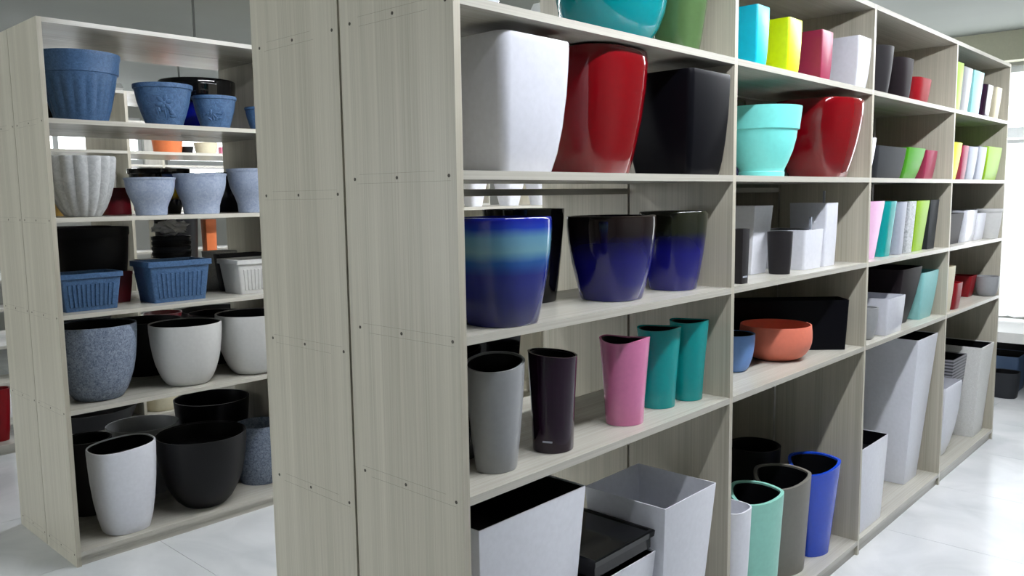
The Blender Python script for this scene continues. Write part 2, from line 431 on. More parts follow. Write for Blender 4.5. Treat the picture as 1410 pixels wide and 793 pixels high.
def R(label, m, z, yf, cx, wb, wt, ytop, yb=None, yc=None, prof='soft', sec=None, name='flower_pot', group=None, silk=1.0, **kw):
    """round-ish pot from its silhouette: columns give widths, the shelf (z) and the foot row or depth give the distance"""
    if yb is not None:
        Fp = at(cx, yb, 2, z); d = Vector((Fp.x-CAM.x, Fp.y-CAM.y, 0)).normalized()
        r0 = wb/2*depth(Fp)/F_PX; c = Fp+d*r0
    else:
        c = Vector((x_at(cx, yf+yc, z), yf+yc, z))
    k = depth(c)/F_PX
    va = math.atan2(c.y-CAM.y, c.x-CAM.x)+PI/2-kw.get('rz', 0); S0 = sec or sec_round(); S0 = S0(1) if callable(S0) else S0
    k2 = k/max(abs(sx*math.cos(va)+sy*math.sin(va)) for sx, sy in S0)
    h = z_at(c.x, c.y, ytop)-z
    return make(name, label, group, (c.x, c.y, z), sec or sec_round(), prof, wb/2*k2, wt/2*k2, h, m, **kw)
def SQ(label, m, z, yf, xl, xr, ytop, y0=.03, br=.78, prof='curve', rho=.14, name='square_planter', group=None, W=None, D=None, zb=None, **kw):
    """square planter standing parallel to the shelf: xr = column of the right rim corner, xl = left rim corner"""
    Y0 = yf+y0
    zt = z_at(x_at(xr, Y0, z+.3), Y0, ytop); X1 = x_at(xr, Y0, zt)
    if W is None:
        a, b = .02, 1.0
        for _ in range(40):
            w = (a+b)/2
            if pr(X1-w, Y0+w, zt)[0] > xl: a = w
            else: b = w
        W = (a+b)/2
    D = D or W
    return make(name, label, group, (X1-W/2, Y0+D/2, z), sec_sq(rho), prof, W/2*br, W/2, zt-z, m, ky=D/W, **kw)
def strip(o, name, x0, x1, y0, y1, z0, z1, m):
    V, F = box_geo(x0, x1, y0, y1, z0, z1); return mesh_obj(name, V, F, m, o)

z = H['h1']
# --- front unit, first bay, upper shelf
R('glossy turquoise ball-shaped planter above the big white planter', TURQ, z, 0, 842, 84, 154, -85, yc=.2, prof='bowl', name='bowl_planter', wall=.008)
R('glossy sage green tapered planter beside the turquoise ball planter', SAGE, z, 0, 933, 56, 92, -60, yc=.13, prof='soft', sec=sec_super(3))
R('white planter beside the turquoise ball planter, at the end panel', WHITE, z, 0, 652, 60, 100, -90, yc=.16, prof='soft', name='flower_pot')
# --- second shelf
z = H['h2']
SQ('large glossy white square planter next to the glossy red planter', WHITE, z, 0, 590, 790, 59, y0=.03, br=.72, rho=.22, prof='curve', wall=.01)
R('large glossy dark red rounded planter between white and black planters', RED, z, 0, 812, 108, 158, 74, yc=.17, prof='glazed', sec=sec_super(3.4), rz=.0, wall=.01)
SQ('satin black square planter next to the glossy red planter', BLACK_S, z, 0, 858, 1009, 104, y0=.002, br=.8, rho=.16, prof='curve', wall=.01)
# --- third shelf
z = H['h3']
R('blue glazed planter with a pale teal band under its rim', lambda h: mat_glaze('blue_teal_glaze', [(0, (14, 16, 84)), (.5, (20, 34, 120)), (.62, (34, 84, 150)), (.72, (104, 150, 165)), (.84, (92, 140, 168)), (.93, (26, 56, 160)), (1, (18, 30, 140))], h),
  z, 0, 689, 104, 144, 299, yb=452, prof='glazed', sec=sec_super(3), wall=.01)
R('plain black planter behind the blue glazed planter with teal band', BLACK_G, z, 0, 722, 88, 112, 288, yc=.325, prof='soft', liner=LINER)
GL1 = lambda h: mat_glaze('cobalt_brown_glaze', [(0, (22, 20, 112)), (.5, (16, 14, 104)), (.72, (14, 10, 60)), (.8, (26, 18, 20)), (1, (30, 22, 20))], h)
GL2 = lambda h: mat_glaze('cobalt_olive_glaze', [(0, (26, 24, 118)), (.5, (18, 18, 110)), (.66, (14, 14, 70)), (.76, (30, 34, 22)), (1, (34, 36, 24))], h)
R('cobalt glazed planter with dark brown upper band', GL1, z, 0, 842, 84, 122, 297, yb=416, prof='glazed', sec=sec_super(2.6), wall=.01)
R('smaller cobalt glazed planter with olive black upper band', GL2, z, 0, 926, 64, 92, 291, yb=401, prof='glazed', sec=sec_super(2.6), wall=.01)
# --- fourth shelf
z = H['h4']
wave = lambda A, ph: (lambda a: A*math.cos(2*(a-ph)))
tilt = lambda A, ph: (lambda a: A*math.cos(a-ph))
R('grey tapered planter with slanted rim beside the aubergine planter', GREY, z, 0, 684, 57, 82, 498, yb=653, prof='soft', sec=sec_oval(.88), liner=LINER, rim=tilt(.012, .75), rz=.0, name='tall_planter', lb=.3)
R('glossy dark aubergine tall planter beside the grey planter', AUBER, z, 0, 762, 56, 68, 486, yb=625, prof='waist', sec=sec_oval(.9), liner=LINER, rim=tilt(.008, 2.3), name='tall_planter', lb=.3)
R('glossy pink tall planter with wavy rim', PINK, z, 0, 860, 52, 69, 466, yb=588, prof='waist', sec=sec_oval(.85), liner=LINER, rim=wave(.006, -.85), rz=-.4, name='tall_planter', lb=.3)
R('teal tall planter between the pink planter and its teal twin', TEAL, z, 0, 907, 44, 60, 451, yb=564, prof='waist', sec=sec_oval(.85), liner=LINER, rim=wave(.003, -.85), rz=-.4, name='tall_planter', group='teal tall planters', lb=.3)
R('teal tall planter at the divider, behind its teal twin', TEAL, z, 0, 948, 37, 53, 441, yb=553, prof='waist', sec=sec_oval(.85), liner=LINER, rim=wave(.003, -.85), rz=-.4, name='tall_planter', group='teal tall planters', lb=.3)
make('square_planter', 'black square planter with shiny edge behind the grey tapered planter', None, (.285, .285, z), sec_sq(.05), 'taper', .09, .11, .33, BLACK_G, liner=LINER)
make('square_planter', 'charcoal square planter in the corner behind the grey tapered planter', None, (.10, .47+.1, .8485), sec_sq(.08), 'taper', .06, .075, .45-.08, CHARCOAL)
# --- bottom shelf
z = H['h0']
o = make('square_planter', 'large white square planter with black liner under the grey tapered planter', None, (.285, .216, z), sec_sq(.02, 3), 'taper', .15, .205, .842-z, WHITE_S, wall=.004, liner=LINER, lt=.995, lb=.8, ky=.88)
o = make('square_planter', 'tall empty white square planter without a liner', None, (.965, .142, z), sec_sq(.02, 3), 'taper', .105, .152, .69-z, WHITE_S, wall=.004)
o = make('square_planter', 'small white square planter with protruding black insert', None, (.66, .17, z), sec_sq(.02, 3), 'taper', .11, .15, .555-z, WHITE_S, wall=.004, liner=LINER, lt=.99, lb=.8)
V, F = [], []
for zz, s in ((.50, .138), (.535, .138), (.535, .146), (.552, .148), (.556, .144), (.556, .136), (.552, .132)): V += [(s*a, s*b, zz) for a, b in ((-1, -1), (1, -1), (1, 1), (-1, 1))]
F = [(0, 1, 2, 3)[::-1], (24, 25, 26, 27)]+[(k*4+i, k*4+(i+1) % 4, k*4+4+(i+1) % 4, k*4+4+i) for k in range(6) for i in range(4)]
mesh_obj('insert', V, F, BLACK_G, o)['label'] = 'black plastic insert'

# --- second bay
z = H['h1']
SQ('cyan square planter beside the lime yellow planter', CYAN, z, 0, 1008, 1061, 11, y0=.05, br=.8, group='coloured square planters')
SQ('lime yellow square planter between cyan and raspberry planters', LIME, z, 0, 1046, 1106, 29, y0=.05, br=.8, group='coloured square planters')
SQ('raspberry square planter beside the lime yellow planter', RASP, z, 0, 1096, 1148, 45, y0=.05, br=.82, rho=.08, group='coloured square planters')
SQ('white square planter beside the raspberry planter', WHITE, z, 0, 1136, 1201, 54, y0=.002, br=.78, rho=.1, group='coloured square planters')
z = H['h2']
R('matte aqua pot with a broad rim band and narrow foot', AQUA, z, 0, 1048, 60, 104, 149, yc=.15, prof='aqua', name='flower_pot', wall=.006)
R('dark brown and blue glazed pot at the divider beside the aqua pot', lambda h: mat_glaze('brown_blue_glaze', [(0, (30, 44, 110)), (.5, (40, 52, 110)), (.62, (60, 44, 30)), (1, (70, 52, 34))], h), z, 0, 1004, 34, 42, 140, yc=.335, prof='glazed', name='flower_pot', wall=.008)
R('glossy dark red rounded planter beside the aqua pot', RED, z, 0, 1125, 76, 116, 140, yc=.13, prof='glazed', sec=sec_super(3), wall=.01)
z = H['h3']
SQ('small charcoal square planter before the tall white square planter', CHARCOAL, z, 0, 1004, 1033, 315, y0=.02, br=.85, rho=.06, prof='taper')
SQ('tall plain white square planter behind the small charcoal planter', WHITE_S, z, 0, 1014, 1065, 283, y0=.13, W=.15, D=.2, br=.8, rho=.03, prof='taper', group='white planters on the middle shelf')
R('small charcoal round planter before the white cube planter', CHARCOAL, z, 0, 1073, 28, 34, 319, yb=378, prof='soft', liner=LINER)
o = SQ('white cube planter with a water gauge', WHITE_S, z, 0, 1072, 1135, 315, y0=.06, W=.18, D=.2, br=.93, rho=.12, prof='soft', liner=LINER, group='white planters on the middle shelf')
strip(o, 'water_gauge', .055, .063, -.06, -.052, .1, .205, SILVER)
o = SQ('tall white square planter with a water gauge beside the white cube', WHITE_S, z, 0, 1101, 1155, 279, y0=.06, W=.12, D=.16, br=.9, rho=.1, prof='soft', liner=LINER, group='white planters on the middle shelf')
strip(o, 'water_gauge', .01, .018, -.04, -.032, .15, .31, SILVER)
z = H['h4']
R('light blue bowl beside the salmon bowl', SKY, z, 0, 1009, 36, 58, 459, yb=513, prof='bulge', name='bowl_planter', liner=LINER, lb=.4)
R('salmon terracotta-coloured round bowl', SALMON, z, 0, 1067, 58, 95, 446, yb=498, prof='bowl', name='bowl_planter', wall=.004)
# long black box: foot runs from (1105,483) to (1172,483), leaning diagonally across the shelf
A, Bp = at(1092, 484, 2, z), at(1174, 483, 2, z)
ax = math.atan2(Bp.y-A.y, Bp.x-A.x); L_ = .56
dirv = Vector((math.cos(ax), math.sin(ax), 0)); nv = Vector((-dirv.y, dirv.x, 0))
cc = Bp-dirv*(L_/2+.01)+nv*.085
zt = z_at(Bp.x, Bp.y, 414)
make('trough_planter', 'long black trough planter behind the salmon bowl', None, (cc.x, cc.y, z), sec_sq(.06, 4, 1.0), 'taper', L_/2*.96, L_/2, zt-z, BLACK_S, ky=.22, rz=ax, liner=LINER)
z = H['h0']
TRI = sec_tri()
R('white bin with rounded rim beside the mint bin', WHITE_S, z, 0, 1002, 42, 58, 697, yc=.09, prof='soft', name='bin', cat='bin', sec=sec_super(3), group='tall bins on the bottom shelf')
R('mint green three-sided bin', MINT, z, 0, 1036, 62, 78, 678, yc=.13, prof='straight', name='bin', cat='bin', sec=TRI, liner=LINER, wall=.014, rim=tilt(.015, 1.2), rz=-.9, group='tall bins on the bottom shelf')
R('taupe grey three-sided bin between mint and blue bins', TAUPE, z, 0, 1072, 66, 80, 655, yc=.15, prof='straight', name='bin', cat='bin', sec=TRI, liner=LINER, wall=.014, rim=tilt(.02, 1.0), rz=-.8, group='tall bins on the bottom shelf')
R('royal blue three-sided bin', BLUE, z, 0, 1116, 46, 72, 637, yb=767, prof='straight', name='bin', cat='bin', sec=TRI, liner=LINER, wall=.014, rim=tilt(.02, 1.0), rz=-.8, group='tall bins on the bottom shelf')
R('large black pot in the dark behind the coloured bins', BLACK_M, z, 0, 1036, 52, 70, 612, yc=.36, prof='soft', liner=LINER)

# --- row of square planters placed by the column of their right rim corner
def ROW(z, yf, xstart, items, y0=.05, gap=.01, dmax=.24):
    px = xstart
    for it in items:
        label, m, xr, ytop, kw = it
        Y0 = yf+y0+kw.get('dy', 0)
        zt = z_at(x_at(xr, Y0, z+.25), Y0, ytop); X1 = x_at(xr, Y0, zt)
        if px > B4: X1 = min(X1, 4.742)
        W = kw.get('W') or max(.05, X1-px-gap)
        D = kw.get('D', min(W, dmax)); px = X1
        k2 = {k: v for k, v in kw.items() if k not in ('dy', 'W', 'D')}
        br = k2.pop('br', .8); prof = k2.pop('prof', 'soft'); sec = k2.pop('sec', None) or sec_sq(k2.pop('rho', .12))
        make(k2.pop('name', 'square_planter'), label, k2.pop('group', None), (X1-W/2, Y0+D/2, z), sec, prof, W/2*br, W/2, zt-z, m, ky=D/W, **k2)
B3, B4 = 2.445, 3.635
ROW(H['h1'], 0, B3+.02, [('charcoal round tapered pot at the divider beside the black glossy pot', CHARCOAL, 1243, 68, dict(sec=sec_round(), W=.26, D=.26, name='flower_pot')),
    ('black glossy tapered pot between charcoal and red pots', BROWNK, 1265, 84, dict(sec=sec_super(3), name='flower_pot', D=.17)),
    ('small red pot beside the black glossy pot', REDP, 1288, 111, dict(sec=sec_super(4), name='flower_pot', D=.17))], y0=.04)
ROW(H['h2'], 0, B3+.01, [('white slim planter at the divider beside the dark grey trough', WHITE, 1208, 190, dict(br=.7)),
    ('dark grey wide trough with a water gauge', DKGREY, 1250, 204, dict(br=.82, D=.2)),
    ('leaf green planter between dark grey trough and raspberry planter', GREEN, 1276, 205, dict(br=.7, group='small bright planters')),
    ('small raspberry planter beside the leaf green planter', RASP, 1292, 208, dict(br=.8, group='small bright planters'))], y0=.04)
ROW(H['h3'], 0, B3+.005, [('pale pink tall planter beside a teal one', PINKP, 1220, 277, dict(br=.75, prof='straight')),
    ('teal tall planter beside the pale pink planter', TEAL, 1240, 277, dict(br=.75, prof='straight', sec=sec_super(4))),
    ('bluish silver tall planter beside the teal planter', SILVER, 1252, 278, dict(br=.75, prof='straight', sec=sec_super(4))),
    ('silver hammered tall planter beside the lime green one', mat_speckle('hammered_silver', (150, 156, 158), (215, 218, 222), 60, .3, .5), 1263, 277, dict(br=.75, prof='straight')),
    ('lime green tall planter beside the hammered silver one', LIMEG, 1281, 276, dict(br=.75, prof='straight', rho=.06)),
    ('dark grey tall planter beside the lime green one', DKGREY, 1294, 275, dict(br=.8, prof='straight', rho=.06))], y0=.03)
z = H['h4']
R('small grey bowl at the divider beside a white cube planter', GREY, z, 0, 1190, 20, 34, 423, yc=.07, prof='bulge', name='bowl_planter')
SQ('white square planter with arched rim beside the big brown-black planter', WHITE, z, 0, 1178, 1248, 406, y0=.006, br=.88, rho=.1, prof='soft', W=.24, D=.22)
SQ('big brown-black square planter between white and pale aqua planters', BROWNK, z, 0, 1180, 1272, 366, y0=.03, br=.66, rho=.14, prof='soft', W=.325, D=.32)
ROW(z, 0, 3.297, [('pale aqua planter beside the big brown-black planter', AQUAP, 1294, 371, dict(br=.74, prof='soft', D=.2))], y0=.03)
z = H['h0']
def SQX(label, m, z, x0, x1, y0, y1, zt, br, prof='taper', rho=.03, **kw):
    """square planter given by the plan rectangle of its rim"""
    W, D = x1-x0, y1-y0
    return make('square_planter', label, None, ((x0+x1)/2, (y0+y1)/2, z), sec_sq(rho, 3), prof, W/2*br, W/2, zt-z, m, ky=D/W, **kw)
SQX('very tall white tapered planter with a black liner', WHITE_S, z, 3.235, 3.56, .02, .36, .86, .62, wall=.004, liner=LINER, lt=.995, lb=.85)
SQX('low white square planter with black liner beside the very tall white planter', WHITE_S, z, 2.45, 2.79, .006, .3, .475, .88, wall=.004, liner=LINER, lt=.995, lb=.8)
# --- fourth bay
ROW(H['h1'], 0, B4+.02, [('lime green tall slim planter at the divider', LIMEG, 1328, 88, dict(br=.8, prof='straight', rho=.05)),
    ('grey slim planter beside the lime green one', GREY, 1342, 96, dict(br=.8, prof='straight', rho=.3)),
    ('pale aqua slim planter beside the grey one', AQUAP, 1356, 101, dict(br=.82, prof='straight', rho=.05)),
    ('dark purple slim planter beside the pale aqua one', AUBER, 1373, 120, dict(br=.85, prof='straight', sec=sec_super(4))),
    ('small cream planter beside the dark purple one', CREAM, 1381, 122, dict(br=.75, prof='soft', rho=.2))], y0=.01)
ROW(H['h2'], 0, B4+.005, [('yellow planter at the divider', YELLOW, 1326, 197, dict(br=.7, prof='soft')),
    ('raspberry planter beside the yellow one', RASP, 1335, 201, dict(br=.75, prof='soft')),
    ('pale silver planter beside the raspberry one', SILVER, 1348, 203, dict(br=.8, prof='soft')),
    ('grey silver planter beside the lime planter', SILVER, 1360, 203, dict(br=.8, prof='soft')),
    ('lime planter beside the grey silver one', LIMEG, 1381, 204, dict(br=.8, prof='soft'))], y0=.005)
ROW(H['h3'], 0, B4+.01, [('dark brown planter at the divider beside white planters', BROWNK, 1329, 293, dict(br=.8, prof='taper', D=.16)),
    ('white square planter beside the dark brown one', WHITE, 1347, 289, dict(br=.88, prof='soft')),
    ('slim white planter between two wider white planters', WHITE_S, 1359, 293, dict(br=.85, prof='soft'))], y0=.05)
make('flower_pot', 'white round pot with a folded-over rim', None, (4.655, .062, H['h3']), sec_round(), 'lip', .058, .08, .185, WHITE_M)
z = H['h4']
ROW(z, 0, B4+.005, [('tall thin cream planter at the divider beside red planters', CREAM, 1317, 366, dict(br=.75, D=.14)),
    ('small red planter before the larger red planter', REDP, 1328.5, 388, dict(br=.7, D=.09, sec=sec_super(4)))], y0=.01)
SQ('larger red planter behind the small red planter', REDP, z, 0, 1318, 1346, 379, y0=.1, br=.7, prof='soft', W=.14, D=.13, rho=.2)
R('grey bowl beside the red planters', GREY, z, 0, 1358, 21, 30, 380, yb=408, prof='bulge', name='bowl_planter')
z = H['h0']
def mat_stripe():
    m, N, L, B = principled('fine_dark_stripes'); B.inputs['Roughness'].default_value = .35
    tc = N.new('ShaderNodeTexCoord'); w = N.new('ShaderNodeTexWave'); w.wave_type = 'BANDS'; w.bands_direction = 'Z'
    w.inputs['Scale'].default_value = 16; L.new(tc.outputs['Object'], w.inputs['Vector'])
    r = N.new('ShaderNodeValToRGB'); r.color_ramp.elements[0].color = lin((40, 40, 46)); r.color_ramp.elements[1].color = lin((150, 150, 156))
    L.new(w.outputs['Color'], r.inputs['Fac']); L.new(r.outputs['Color'], B.inputs['Base Color']); return m
SQX('tall white woven-look square planter', mat_speckle('white_weave', (206, 206, 202), (230, 230, 228), 120, .5, .7), z, 4.43, 4.725, .006, .35, .648, .76, wall=.006, liner=LINER, lt=.99, lb=.8)
SQX('dark grey finely striped square planter beside the white woven planter', mat_stripe(), z, 4.11, 4.4, .08, .36, .612, .6, 'soft', liner=LINER, lt=.99, lb=.8)
SQX('low white curved planter at the divider before the striped planter', WHITE_S, z, 3.75, 4.08, .02, .3, .51, .55, 'curve', rho=.05)

# small illegible silver maker's badges low on two planters
def badge(key, ang=None, z0=.02, w=.03, hh=.006):
    o, c, rb, rt, h = REG[key]; r = rb+(rt-rb)*z0/h
    V, F = box_geo(-w/2, w/2, -.0012, .002, z0, z0+hh)
    a_ = -PI/2 if ang is None else ang
    b_ = mesh_obj('badge', V, F, SILVER, o, (r*math.cos(a_), r*math.sin(a_), 0)); b_.rotation_euler = (0, 0, a_+PI/2)
    b_['label'] = 'small silver badge'
badge('small charcoal square planter before the tall white square planter')
badge('glossy dark aubergine tall planter beside the grey planter', math.radians(205), .03, .026, .004)

# --- second row: denim blue and white pots
z = G['g1']
R('large denim blue pot with broad rim and fluted body', DENIM, z, Y2, 113, 66, 106, 76, yc=.19, prof='band', sec=lambda t: sec_flute(18, .05*max(0.0, min(1.0, (t-.08)/.1))*max(0.0, min(1.0, (.66-t)/.08)), 108), wall=.006, group='denim blue pots')
R('medium denim blue pot with raised flower relief', RELIEF, z, Y2, 227, 46, 77, 118, yc=.14, prof='lip', group='denim blue pots')
R('small denim blue pot with raised leaf relief before the black-rimmed pot', RELIEF, z, Y2, 297, 36, 58, 134, yc=.12, prof='lip', group='denim blue pots')
R('tiny denim blue pot beside the small leaf relief pot', DENIM, z, Y2, 362, 30, 46, 149, yc=.12, prof='lip', group='denim blue pots')
R('big black-rimmed cobalt pot behind the small denim blue pots', lambda h: mat_glaze('cobalt_black_rim', [(0, (10, 20, 130)), (.45, (12, 24, 140)), (.6, (8, 8, 14)), (1, (6, 6, 9))], h), z, Y2, 275, 74, 100, 113, yc=.42+.12, prof='glazed', wall=.008)
R('dark navy pot in the shade behind the large denim pot', NAVY, z, Y2, 74, 40, 60, 124, yc=.55, prof='soft')
z = G['g2']
R('pale concrete fluted pot flaring upwards', CONCR, z, Y2, 115, 46, 92, 216, yc=.17, prof='curve', sec=sec_flute(15, .09, 120), ang=60, wall=.008)
for i, (cx, wb, wt, yt, lb) in enumerate(((209, 40, 67, 245, 'pale blue urn pot beside the fluted concrete pot'), (278, 46, 70, 239.5, 'pale blue urn pot between two urn twins'), (353, 46, 74, 233, 'pale blue urn pot farthest from the fluted pot'))):
    R(lb, PALEB, z, Y2, cx, wb, wt, yt, yc=.13, prof='urn', group='pale blue urn pots', wall=.007)
R('wide black bowl behind the pale blue urns', BLACK_G, z, Y2, 222, 50, 80, 233, yc=.6, prof='lip', name='bowl_planter')
R('maroon pot behind the fluted concrete pot', MAROON, z, Y2, 160, 40, 36, 259, yc=.55, prof='taper')
R('navy round pot behind the pale blue urns', NAVY, z, Y2, 312, 34, 52, 238, yc=.54, prof='bulge')
R('yellow and black pot between the pale blue urns', mat_glaze('yellow_black', [(0, (20, 16, 10)), (.3, (24, 18, 10)), (.4, (205, 165, 20)), (.62, (205, 170, 30)), (.75, (40, 60, 110)), (1, (40, 60, 110))], .25), z, Y2, 241, 16, 30, 240, yc=.36, prof='soft')
R('sandy yellow pot behind the fluted concrete pot', mat('sand_yellow', (210, 170, 90), .5), z, Y2, 84, 38, 30, 270, yc=.6, prof='taper')
# window boxes
def window_box(label, m, z, xl, xr, ytop, y0, L, D, h, rz=0, group=None):
    """ribbed trough: tapering body, flat rim, raised panel of ribs on the front"""
    X1 = x_at(xr, Y2+y0, z+h); c = (X1-L/2, Y2+y0+D/2, z+.0008)
    o = tag(empty('window_box', c, rz), label, 'planter', group)
    V, F = cup(sec_sq(.08, 4), [(0, 0), (.5, .5), (1, 1)], L/2*.80, L/2*.95, h*.99, .006, ky=D/L)
    mesh_obj('body', V, F, m, o, None, True)
    V, F = [], []; s2 = sec_sq(.06, 4); n = len(s2)
    for a, zz in ((.94, .86), (1.0, .87), (1.0, 1.0), (.92, 1.0), (.90, .95)): V += [(sx*a*L/2, sy*(a*L/2*D/L), zz*h) for sx, sy in s2]
    F = [(k*n+i, k*n+(i+1) % n, (k+1) % 5*n+(i+1) % n, (k+1) % 5*n+i) for k in range(5) for i in range(n)]
    mesh_obj('rim', V, F, m, o, None, True)
    k = 11
    for i in range(k):
        u = (i-(k-1)/2)/((k-1)/2)*.78
        def P(t, du, off): 
            w = L/2*(.80+.15*t); return ((u+du)*w, -(w*D/L)-off+.001, t*h)
        V = [P(.1, -.05, 0), P(.1, .05, 0), P(.72, .05, 0), P(.72, -.05, 0), P(.12, -.03, .006), P(.12, .03, .006), P(.70, .03, .006), P(.70, -.03, .006)]
        F = [(0, 3, 2, 1), (4, 5, 6, 7), (0, 1, 5, 4), (1, 2, 6, 5), (2, 3, 7, 6), (3, 0, 4, 7)]
        mesh_obj('rib', V, F, m, o)
    return o
z = G['g3']
window_box('denim blue ribbed window box at the end panel', DENIM, z, 83, 170, 374, .07, .28, .2, .17, 0, 'denim blue window boxes')
window_box('denim blue ribbed window box before the grey stone stack', DENIM, z, 196, 292, 353, .07, .32, .22, .2, 0, 'denim blue window boxes')
window_box('white ribbed window box beside the blue ones', WHITE_M, z, 310, 397, 348, .07, .3, .22, .18, 0)
R('big stack of black nursery pots behind the blue window box', BLACK_M, z, Y2, 130, 78, 98, 313, yc=.52, prof='lip', sec=sec_round(), name='nursery_pot')
for k in range(6):
    make('nursery_pot', '%s nursery pot, %s of the nested stack behind the blue window boxes' % ('dark grey' if k % 2 else 'black', ('lowest', 'second', 'third', 'fourth', 'fifth', 'topmost')[k]), 'nested nursery pots', (.79, Y2+.55, z+k*.028), sec_round(28), 'lip', .07, .1, .16, DKGREY if k % 2 else BLACK_M, wall=.004)
make('flower_pot', 'rough grey stone pot, lower of a pair behind the blue window box', None, (1.02, Y2+.47, z), sec_super(3), 'soft', .075, .09, .15, STONE)
make('flower_pot', 'rough grey stone pot, upper of a pair behind the blue window box', None, (1.02, Y2+.47, z+.1501), sec_super(3), 'soft', .08, .085, .06, STONE)
make('square_planter', 'slim white tapered planter behind the blue window boxes', None, (.56, Y2+.33, z), sec_sq(.06), 'taper', .035, .05, .2, WHITE_M, ky=.8)
make('trough_planter', 'dark grey trough behind the white ribbed window box', None, (1.06, Y2+.34, z), sec_sq(.06), 'taper', .1, .125, .2, CHARCOAL, ky=.3, liner=LINER)
make('tray', 'maroon plastic tray behind the blue window box at the end panel', None, (.37, Y2+.295, z), sec_sq(.1), 'lip', .075, .095, .15, MAROON, ky=.15)
# crumpled plastic bag lying over the nursery stack
bm = bmesh.new(); bmesh.ops.create_icosphere(bm, subdivisions=3, radius=.06)
for v in bm.verts:
    a_ = v.co.normalized(); k_ = 1+.35*math.sin(7*a_.x+3*a_.z)*math.cos(6*a_.y+2)+.18*math.sin(13*a_.z+4*a_.y)
    v.co = Vector((a_.x*.085*k_, a_.y*.05*k_, a_.z*.035*k_))
me = bpy.data.meshes.new('plastic_bag'); bm.to_mesh(me); bm.free(); me.materials.append(mat('crumpled_white_film', (222, 222, 222), .25))
lowz = min(v.co.z for v in me.vertices)
bag = link(bpy.data.objects.new('plastic_bag', me)); bag.location = (.79, Y2+.55, G['g3']+5*.028+.162-lowz)
tag(bag, 'crumpled white plastic bag on the nested nursery pots', 'plastic bag')
z = G['g4']
R('large round pot in speckled blue-grey stone finish', SPECK, z, Y2, 137, 63, 106, 446, yb=553, prof='bulge', liner=LINER, lb=.7)
R('white round pot beside the speckled blue-grey pot', WHITE_M, z, Y2, 260, 56, 94, 444, yb=532, prof='bulge', liner=LINER, lb=.7, group='white round pots')
R('white round pot close to the first shelving row, beside its twin', WHITE_M, z, Y2, 352, 58, 98, 430, yb=516, prof='bulge', liner=LINER, lb=.7, group='white round pots')
R('added matte black pot darkening the gap between speckled and white pots', BLACK_M, z, Y2, 205, 70, 92, 440, yc=.58, prof='soft')  # invented pot, makes the gap behind the round pots dark
R('added matte black pot darkening the gap between the two white round pots', BLACK_M, z, Y2, 303, 60, 76, 430, yc=.58, prof='soft')  # likewise invented to darken the gap
z = G['g0']
R('white oval tall pot with black liner on the lowest shelf', WHITE_S, z, Y2, 175, 61, 87, 611, yb=736, prof='curve', sec=sec_super(2.5), liner=LINER, lb=.8, rim=tilt(.012, -.3), name='tall_planter')
R('large matte black round pot on the lowest shelf', BLACK_M, z, Y2, 283, 58, 117, 595, yb=701, prof='bulge', liner=LINER, lb=.75)
R('speckled blue-grey pot beside the large matte black pot', SPECK, z, Y2, 360, 54, 62, 582, yb=668, prof='soft')
R('dark grey pot in shade behind the white oval pot', CHARCOAL, z, Y2, 126, 50, 64, 603, yc=.5, prof='soft', liner=LINER)
R('grey wide-mouthed pot behind the white oval pot', GREY, z, Y2, 202, 66, 92, 583, yc=.6, prof='soft')
R('black wide pot behind the large matte black pot', BLACK_S, z, Y2, 297, 72, 98, 547, yc=.6, prof='soft')
# white planters of the second row seen through the open first row
for cx, wt, nt in ((652, 38, 'nearest the end panels'), (701, 42, 'between two others'), (743, 40, 'beside the divider')):
    R('pale white tapered planter on the second row seen through the shelves, '+nt, WHITE_S, G['g2'], Y2, cx, wt*.62, wt, 252, yc=.15, prof='taper', sec=sec_super(6), group='white planters seen through the shelves', name='square_planter')

def relief(key, spots):
    """raised petals moulded on the wall of a denim pot, on the side facing the aisle"""
    o, c, rb, rt, h = REG[key]; V, F = [], []
    base = math.atan2(CAM.y-c.y, CAM.x-c.x)
    for da, t, ln, wd, tilt_ in spots:
        g = 0
        for (t0, g0), (t1, g1) in zip(PROF['lip'], PROF['lip'][1:]):
            if t0 <= t <= t1: g = g0+(g1-g0)*(t-t0)/max(t1-t0, 1e-6)
        r = rb+(rt-rb)*g; a0 = base+da; n0 = len(V); m = 10
        nrm = Vector((math.cos(a0), math.sin(a0), 0)); tan = Vector((-math.sin(a0), math.cos(a0), 0)); upv = Vector((0, 0, 1))+nrm*((rt-rb)/h)
        P0 = nrm*r+Vector((0, 0, t*h)); d1 = tan*math.cos(tilt_)+upv*math.sin(tilt_); d2 = upv*math.cos(tilt_)-tan*math.sin(tilt_)
        for sc, off in ((1, -.004), (.85, .003), (.4, .005)):
            for i in range(m):
                q = 2*PI*i/m; V.append(P0+d1*(ln*sc*math.cos(q))+d2*(wd*sc*math.sin(q))+nrm*off)
        for k in range(2):
            for i in range(m): F.append((n0+k*m+i, n0+k*m+(i+1) % m, n0+(k+1)*m+(i+1) % m, n0+(k+1)*m+i))
        F.append(tuple(n0+i for i in range(m))[::-1]); F.append(tuple(n0+2*m+i for i in range(m)))
    q = mesh_obj('flower_relief', V, F, DENIM, o, None, True, 60); q['kind'] = 'stuff'
pet = [(.02+.20*math.cos(k*PI/3+.3), .52+.115*math.sin(k*PI/3+.3), .02, .011, k*PI/3+.3) for k in range(6)]+[(.02, .52, .01, .01, 0)]
leaf = [(.30+.07*k, .34-.06*k, .019, .009, -.9+.5*k) for k in range(3)]+[(-.2-.08*k, .36-.05*k, .017, .008, 1.9-.4*k) for k in range(2)]+[(.05, .3, .004, .03, .15)]
relief('medium denim blue pot with raised flower relief', pet+leaf)
